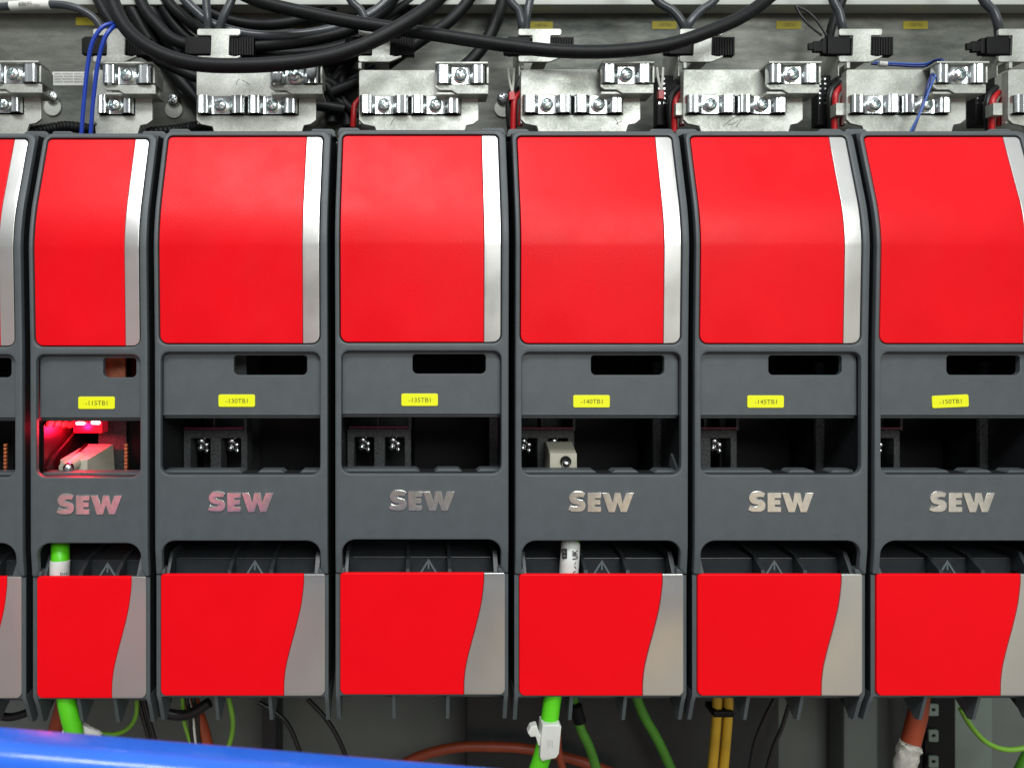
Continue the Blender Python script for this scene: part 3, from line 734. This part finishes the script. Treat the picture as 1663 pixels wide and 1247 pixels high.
# red / black wires in the gaps between brackets
k = 0
for (x, q0, q1, lab) in ((578, 160, 196, 'left of the -135TB1 bracket'), (838, 150, 205, 'left of the -140TB1 bracket'), (1100, 150, 205, 'left of the -145TB1 bracket'), (1360, 140, 205, 'left of the blue wire bracket'), (1615, 150, 205, 'at the right edge')):
    cable('red_wire', [(x+8, q0, 150), (x-2, q0+12, 145), (x-4, q0+30, 145), (x-5, q1+10, 150)], 5.2, REDW, 'red wire bent down '+lab, 'wire', 'red wires between brackets')
    if x > 600:
        cable('black_wire', [(x+2, q0-8, 165), (x-9, q0+8, 160), (x-12, q0+30, 158), (x-9, q1+10, 160)], 6, BLKW, 'black wire bent down '+lab, 'wire', 'black wires between brackets')
        cable('red_wire', [(x+16, q0+5, 160), (x+9, q0+22, 155), (x+7, q1, 155)], 4.6, REDW, 'short second red wire '+lab, 'wire', 'red wires between brackets')
    if x > 1000:
        bm = bmesh.new(); a = P(x-34, 150, 180); b_ = P(x-2, 205, 180); box(bm, a.x, b_.x, 175, 200, -a.z-30, -b_.z, 2)
        cn = tag(link('wire_connector', bm, BLK), 'black wire connector '+lab, 'connector', 'black connectors between brackets')
        bm = bmesh.new()
        for i in range(6):
            for j in (0, 1): box(bm, a.x+2+j*9, a.x+5+j*9, 173.5, 175.5, -a.z-24+i*9, -a.z-21+i*9)
        link('contact_pins', bm, ZINC, cn)
        bm = bmesh.new(); aa = P(x-3, 168, 132); bb = P(x+12, 188, 132); box(bm, aa.x, bb.x, 130, 150, -aa.z, -bb.z, 1)
        tag(link('metal_clip', bm, GALV), 'small folded metal clip '+lab, 'clip', 'metal clips beside brackets')
for x, q, lab in ((830, 112, 'left of the -140TB1 bracket'), (1072, 110, 'left of the -145TB1 bracket')):
    bm = bmesh.new()
    tube(bm, [P(x-5, q, 140), P(x-3, q+18, 140), P(x+2, q+40, 142)], 2.2, 8); tube(bm, [P(x+5, q, 138), P(x+4, q+18, 138), P(x+2, q+40, 142)], 2.2, 8)
    t = tag(link('twisted_white_wire', bm, NYL), 'forked pale wire ends '+lab, 'wire', 'forked pale wires')
    bm = bmesh.new(); a = P(x-4, q+38, 142); b_ = P(x+6, q+52, 142); box(bm, a.x, b_.x, 138, 148, -a.z, -b_.z, 1.5); link('red_cap', bm, REDW, t)
bm = bmesh.new(); a = P(832, 143, 143); b_ = P(845, 205, 143); box(bm, a.x-6, b_.x-4, 150, 160, -a.z, -b_.z, 2); tag(link('black_block', bm, BLK), 'narrow black block beside the left side of the -140TB1 bracket', 'block')

# ---------------------------------------------------------------- stickers, screws and rating label on the mounting plate
def sticker(px, q, w_, h_, txt, label):
    y = YB-1
    a = P(px-w_/2, q-h_/2, y); b_ = P(px+w_/2, q+h_/2, y)
    bm = bmesh.new(); plate(bm, rect(a.x, b_.x, -a.z, -b_.z, 1), [], y, .8, .2)
    s = tag(link('yellow_sticker', bm, YOLD), label, 'sticker', 'aged yellow stickers on the mounting plate')
    link('sticker_text', text_bm(txt, 6.5, (a.x+b_.x)/2, (-a.z-b_.z)/2, y-.2, width=(b_.x-a.x)*.55), INK, s)
for px, q, t, l in ((143, 35, '-115TA1', 'yellow sticker left of the blue wire loop'), (470, 39, '-130TA1', 'yellow sticker seen between the black hoses'), (878, 42, '-140TA1', 'yellow sticker right of the two grey cables above -140TB1'),
                 (1079, 41, '-145TA1', 'yellow sticker partly behind the V of grey cables'), (1281, 41, '-150TA1', 'yellow sticker left of the thin black wire loop'), (1487, 41, '-155TA1', 'yellow sticker furthest to the right, right of the fully visible tab')):
    sticker(px, q, 40, 13, t, l)
y = YB-1; a = P(85, 117, y); b_ = P(142, 139, y)
bm = bmesh.new(); plate(bm, rect(a.x, b_.x, -a.z, -b_.z, 1), [], y, .8, .2)
s = tag(link('rating_label', bm, WHT), 'small white label with rows of tiny print left of the blue wires', 'label')
for i in range(4):
    t = ''.join(random.choice('0123456789') + ('' if j % 3 else ' ') for j in range(16)) if i > 1 else '18166989 000 000 00'
    link('print_row', text_bm('00000 00000 00000 0' if i % 2 else '0000 000000 0000 00', 3.6, (a.x+b_.x)/2, -a.z+4.2+i*5.3, y-.2, width=(b_.x-a.x)*.9), BINK, s)
a = P(818, 125, y); b_ = P(828, 147, y)
for px, q, l in ((85, 158, 'round head screw left of the blue wires'), (282, 162, 'screw above a plate hole, left of the -130TB1 bracket'), (817, 160, 'round head screw left of the -140TB1 bracket')):
    c = P(px, q, 262)
    bm = screw_mesh(c.x, 262, -c.z, 12, .5)
    tag(link('plate_screw', bm, ZINC), l, 'screw', 'screws in the mounting plate')
    bm = bmesh.new(); c = P(px, q+16, 266)
    bmesh.ops.create_cone(bm, cap_ends=True, segments=36, radius1=17, radius2=16, depth=3, matrix=Matrix.Translation((c.x, 267.5, c.z)) @ Matrix.Rotation(-math.pi/2, 4, 'X'))
    tag(link('plate_disc', bm, GALV), 'flat metal disc below the '+l, 'disc', 'discs on the mounting plate')
for px in (85, 300):   # corrugated conduit lying behind the housing tops
    bm = bmesh.new(); 
    rr = [9+1.6*(i % 2) for i in range(41)]
    tube(bm, [P(px-60, 216, 150), P(px-10, 211, 150), P(px+25, 206, 150), P(px+70, 212, 150)], rr, 12, n=14)
    tag(link('corrugated_conduit', bm, BLK), 'black corrugated conduit behind the top of the '+('first' if px < 200 else 'second')+' gap from the left', 'conduit', 'corrugated conduits')

# ---------------------------------------------------------------- green cables through the units
G3 = 'bright green data cables'
def part_of(pts, q0, q1):
    c = cat([P(*p) for p in pts], 8); a = -P(100, q0, 33).z; b = -P(100, q1, 33).z
    return [p for p in c if a <= -p.z <= b]
cable('green_cable', [(97, 850, 70), (98, 900, 33), (97, 940, 31), (100, 1040, 31), (106, 1125, 33), (114, 1165, 30), (122, 1200, 30), (128, 1290, 30)], 14.5, GRN2, 'bright green cable passing behind the lower red cover of the -115TB1 unit', 'cable', G3, seg=20)
bm = bmesh.new(); tube(bm, part_of([(97, 850, 70), (98, 900, 33), (97, 940, 31), (100, 1040, 31), (106, 1125, 33)], 906, 948), 15.6, 22, smooth=False)
s = tag(link('cable_marker', bm, WHT), 'white printed marker round the green cable in the -115TB1 unit', 'marker')
link('marker_print', text_bm('bsf J', 6, P(102, 932, 6).x, -P(102, 932, 14).z, 15, width=17), BINK, s)
cable('green_cable', [(928, 850, 70), (926, 895, 33), (923, 940, 31), (915, 1040, 31), (898, 1128, 33), (893, 1165, 30), (884, 1215, 30), (870, 1260, 30), (850, 1320, 30)], 14.5, GRN2, 'bright green cable passing behind the lower red cover of the -140TB1 unit', 'cable', G3, seg=20)
bm = bmesh.new(); tube(bm, part_of([(928, 850, 70), (926, 895, 33), (923, 940, 31), (915, 1040, 31), (898, 1128, 33)], 884, 946), 15.8, 22, smooth=False)
s = tag(link('cable_marker', bm, WHT), 'white marker with symbols round the green cable in the -140TB1 unit', 'marker')
link('marker_print', text_bm('UK', 9, P(934, 900, 14).x, -P(934, 900, 14).z, 13.4, rot=math.pi/2, width=16, bold=True), BINK, s)
bm = bmesh.new(); c = P(931, 918, 14)
tube(bm, [(c.x+4+5*math.cos(a*.5), 15.3, c.z-15+5*math.sin(a*.5)) for a in range(3, 11)], .8, 6, smooth=False)
tube(bm, [(c.x-5, 15.3, c.z-5), (c.x+5, 15.3, c.z+5)], .7, 6, smooth=False); tube(bm, [(c.x-5, 15.3, c.z+5), (c.x+5, 15.3, c.z-5)], .7, 6, smooth=False)
tube(bm, [(c.x-3, 15.3, c.z+4), (c.x-3, 15.3, c.z-4), (c.x+3, 15.3, c.z-3), (c.x+3, 15.3, c.z+3)], .6, 6, smooth=False)
link('bin_symbol', bm, BINK, s)
bm = bmesh.new(); c = P(917, 899, 16)
plate(bm, rect(c.x-4, c.x+4, -c.z-8, -c.z+8, 0), [rect(c.x-2, c.x+2, -c.z-5, -c.z-1), rect(c.x-2, c.x+2.4, -c.z+2, -c.z+5)], 16.3, 2, 0)
link('dark_print', bm, BINK, s)
# cable tag (white nylon buckle)
y0 = 8
def PP(pts, y): return [(P(a, b, y).x, -P(a, b, y).z) for a, b in pts]
bm = bmesh.new(); plate(bm, rp([(x, q, 2) for x, q in PP([(881, 1177), (909, 1176), (912, 1180), (908, 1224), (903, 1231), (880, 1236), (877, 1230), (878, 1205)], y0)]), [], y0, 30, 2)
t = tag(link('cable_tie_flag', bm, NYL), 'white plastic flag tie clipped round the green cable under the -140TB1 unit', 'cable tie')
bm = bmesh.new(); plate(bm, rp([(x, q, 2) for x, q in PP([(872, 1177), (876, 1190), (883, 1198), (884, 1216), (874, 1210), (870, 1196), (862, 1197), (857, 1190), (862, 1180)], y0+4)]), [], y0+4, 14, 2)
link('buckle', bm, NYL, t)
bm = bmesh.new(); c = P(894, 1208, y0)
for i in range(4): box(bm, c.x-5+i*2.6, c.x-4+i*2.6, y0-.2, y0+.3, -c.z-8+(i%2)*2, -c.z+7-(i%3)*2)
link('flag_print', bm, mat('faint_print', (.45, .46, .42), .6), t)

# ---------------------------------------------------------------- wires and hardware under the units
Y = 230
def cb(name, pts, r, m, label, catg='cable', group=None, y=Y, **k):
    return cable(name, [(a, b, y) if True else 0 for a, b in pts], r, m, label, catg, group, **k)
cb('orange_cable', [(112, 1100), (102, 1150), (88, 1200), (70, 1290)], 15, ORG, 'orange cable partly hidden by the green one at lower left', group='orange power cables', y=130)
cb('orange_cable', [(300, 1110), (315, 1150), (330, 1195), (352, 1290)], 14, ORG, 'orange cable with a clear film leading to the blue bar', group='orange power cables', y=140)
cb('orange_cable', [(640, 1250), (680, 1228), (740, 1213), (800, 1212), (860, 1216), (940, 1235), (1010, 1260)], 10, ORG, 'orange cable arching low in the background under the middle units', group='orange power cables', y=330)
cb('orange_cable', [(905, 1190), (908, 1225), (918, 1262)], 7, ORG, 'thin orange cable just behind the white flag tie', group='orange power cables', y=220)
cb('orange_cable', [(1495, 1100), (1492, 1150), (1480, 1200), (1455, 1300)], 16, ORG, 'orange cable with torn white wrapping under the -150TB1 unit', group='orange power cables', y=120)
bm = bmesh.new(); tube(bm, [P(1478, 1206, 116), P(1476, 1216, 116), P(1470, 1240, 116), P(1458, 1300, 116)], [17, 19, 18, 19, 18, 17, 18, 18], 18, n=4)
for v in bm.verts: v.co += Vector((random.uniform(-1.6, 1.6), random.uniform(-1.5, 1.5), random.uniform(-3, 3)))
tag(link('torn_wrapping', bm, mat('dirty_white_wrap', (.42, .41, .36), .5, noise=(200, .4), bump=1, bscale=500)), 'torn white wrapping round the orange cable at lower right', 'wrapping')
bm = bmesh.new(); tube(bm, [P(108, 1186, 60), P(125, 1184, 50), P(140, 1188, 50), P(162, 1196, 60)], [8, 12, 13, 11, 9, 7], 14, n=4)
for v in bm.verts: v.co += Vector((random.uniform(-1.5, 1.5), random.uniform(-1.5, 1.5), random.uniform(-1.5, 1.5)))
tag(link('crumpled_wrapping', bm, NYL), 'crumpled white wrapping at the foot of the left green cable', 'wrapping')
cb('earth_wire', [(222, 1120), (221, 1160), (208, 1182), (185, 1192), (160, 1190)], 4, EARTH, 'yellow green earth wire curling up at lower left', 'wire', 'yellow green earth wires', y=110)
cb('earth_wire', [(296, 1120), (298, 1165), (306, 1195), (322, 1240)], 3.6, EARTH, 'yellow green earth wire left of the black and white wires', 'wire', 'yellow green earth wires', y=120)
cb('earth_wire', [(365, 1110), (375, 1150), (378, 1180), (370, 1215), (350, 1250)], 4.5, EARTH, 'yellow green earth wire curving under the -130TB1 unit', 'wire', 'yellow green earth wires', y=130)
cb('earth_wire', [(1560, 1150), (1578, 1180), (1604, 1206), (1640, 1217), (1690, 1208)], 4.5, EARTH, 'green earth wire sagging at lower right', 'wire', 'yellow green earth wires', y=120)
for i, x in enumerate((224, 233)):
    cb('black_wire', [(x, 1130), (x+8, 1165), (x+18, 1200), (x+30, 1250)], 4, BLKW, ('left', 'right')[i]+' strand of the black wire pair under the first gap', 'wire', 'black wires below', y=120)
for i, x in enumerate((307, 318)):
    cb('black_wire', [(x-8, 1120), (x+2, 1160), (x+4, 1190), (x+12, 1250)], 3.6, BLKW, ('left', 'right')[i]+' black wire beside the white one under -130TB1', 'wire', 'black wires below', y=118)
cb('white_wire', [(300, 1120), (312, 1165), (316, 1200), (322, 1250)], 3.6, NYL, 'white wire between two black ones under -130TB1', 'wire', y=121)
cb('black_wire', [(250, 1150), (280, 1160), (310, 1158), (340, 1140)], 9, BLKW, 'thick black wire curving under the left side of -130TB1', 'wire', 'black wires below', y=105)
cb('black_wire', [(420, 1140), (450, 1158), (470, 1180), (488, 1225), (495, 1260)], 4.5, BLKW, 'left of the two bent black wires under the right side of -130TB1', 'wire', 'black wires below', y=220)
cb('black_wire', [(500, 1135), (528, 1165), (550, 1200), (566, 1240)], 4.5, BLKW, 'right of the two bent black wires, crossing the gap before -135TB1', 'wire', 'black wires below', y=220)
cb('black_wire', [(-20, 1156), (15, 1164), (50, 1155)], 7, BLKW, 'black wire sagging at the left edge', 'wire', 'black wires below', y=120)
cb('green_cable', [(930, 1130), (942, 1180), (958, 1215), (975, 1270)], 9.5, GRND, 'dull green cable right of the white flag tie', group='dull green cables below', y=240)
bm = bmesh.new(); tube(bm, [P(935, 1145, 225), P(938, 1158, 225), P(942, 1172, 225)], 12, 14); tag(link('black_band', bm, BLK), 'black band on the dull green cable', 'band')
cb('green_cable', [(1030, 1120), (1045, 1160), (1070, 1205), (1100, 1270)], 10, GRND, 'dull green cable slanting down under the right side of -140TB1', group='dull green cables below', y=300)
cb('green_cable', [(1690, 1200), (1670, 1230), (1650, 1270)], 12, GRND, 'dull green cable at the lower right corner', group='dull green cables below', y=200)
for i, x in enumerate((1165, 1183)):
    cb('yellow_cable', [(x, 1120), (x-1, 1160), (x-4, 1200), (x-10, 1270)], 9, YELW, ('left', 'right')[i]+' of the two yellow cables tied together', group='yellow cable pair', y=200)
bm = bmesh.new(); a = P(1158, 1154, 185); b_ = P(1192, 1164, 185); box(bm, a.x, b_.x, 182, 226, -a.z, -b_.z, 3); tag(link('black_tie', bm, BLK), 'black tie round the pair of yellow cables', 'cable tie')
cb('black_wire', [(1260, 1130), (1240, 1170), (1225, 1210), (1215, 1270)], 4, BLKW, 'thin black wire curving down right of the yellow cables', 'wire', 'black wires below', y=300)
cb('black_wire', [(1285, 1130), (1270, 1180), (1255, 1215), (1240, 1270)], 4, BLKW, 'thin black wire under the left fin of -145TB1', 'wire', 'black wires below', y=320)
# vertical slotted rail, pillars and duct in the lower background
bm = bmesh.new(); a = P(1505, 1100, 330); b_ = P(1553, 1400, 330)
box(bm, a.x, b_.x, 334, 344, 1105, 1600)
r = tag(link('slotted_rail', bm, BLK), 'black upright rail with pale perforated lugs at lower right', 'rail')
for i in range(6):
    bm = bmesh.new(); q = 1152+i*42; c = P(1515, q, 325)
    plate(bm, rect(c.x-8, c.x+12, -c.z-11, -c.z+13, 3), [rect(c.x-2, c.x+6, -c.z-3, -c.z+4, 3)], 325, 4, .5); link('rail_lug', bm, POST, r)
bm = bmesh.new(); a = P(1551, 1100, 350); b_ = P(1612, 1100, 350); box(bm, a.x, b_.x, 350, 420, 1101, 1700, 3); tag(link('grey_pillar', bm, POST), 'pale grey upright post right of the slotted rail', 'post')
bm = bmesh.new(); a = P(1370, 1100, 400); b_ = P(1428, 1100, 400); box(bm, a.x, b_.x, 400, 465, 1101, 1700, 10); tag(link('grey_pillar', bm, GREYP), 'rounded grey post seen below the gap before -150TB1', 'post')
bm = bmesh.new(); a = P(425, 1100, 380); b_ = P(448, 1100, 380); box(bm, a.x, b_.x, 380, 465, 1101, 1700, 3); tag(link('grey_pillar', bm, HOUSD), 'dark narrow post seen under the -130TB1 unit', 'post')
bm = bmesh.new(); a = P(760, 1100, 300); b_ = P(1290, 1100, 300); box(bm, a.x, b_.x, 360, 400, 1105, 1700, 6); tag(link('cable_duct', bm, HOUSD), 'dark cable duct filling the background under the -140TB1 unit', 'cable duct')

# ---------------------------------------------------------------- blue bar across the lower left, close to the camera
bm = bmesh.new(); Yb = -488
A = P(-420, 1183, Yb); B = P(2200, 1402, Yb)
d = (B-A).normalized(); nn = Vector((0, 0, 1))-d*d.z; nn.normalize()
prof_ = rp([(0, 0, 20), (46, 0, 8), (46, 120, 8), (0, 120, 8)])   # (depth, drop)
sec = [(y_, q_) for y_, q_ in prof_]
rings = [[bm.verts.new(p+Vector((0, y_, 0))-nn*q_) for y_, q_ in sec] for p in (A, B)]
n = len(sec)
for i in range(n): bm.faces.new((rings[0][i-1], rings[0][i], rings[1][i], rings[1][i-1]))
bm.faces.new(rings[0]); bm.faces.new(rings[1][::-1]); bmesh.ops.recalc_face_normals(bm, faces=bm.faces)
tag(link('blue_bar', bm, BLUBAR), 'out of focus bright blue bar crossing the lower left corner in front of everything', 'bar')
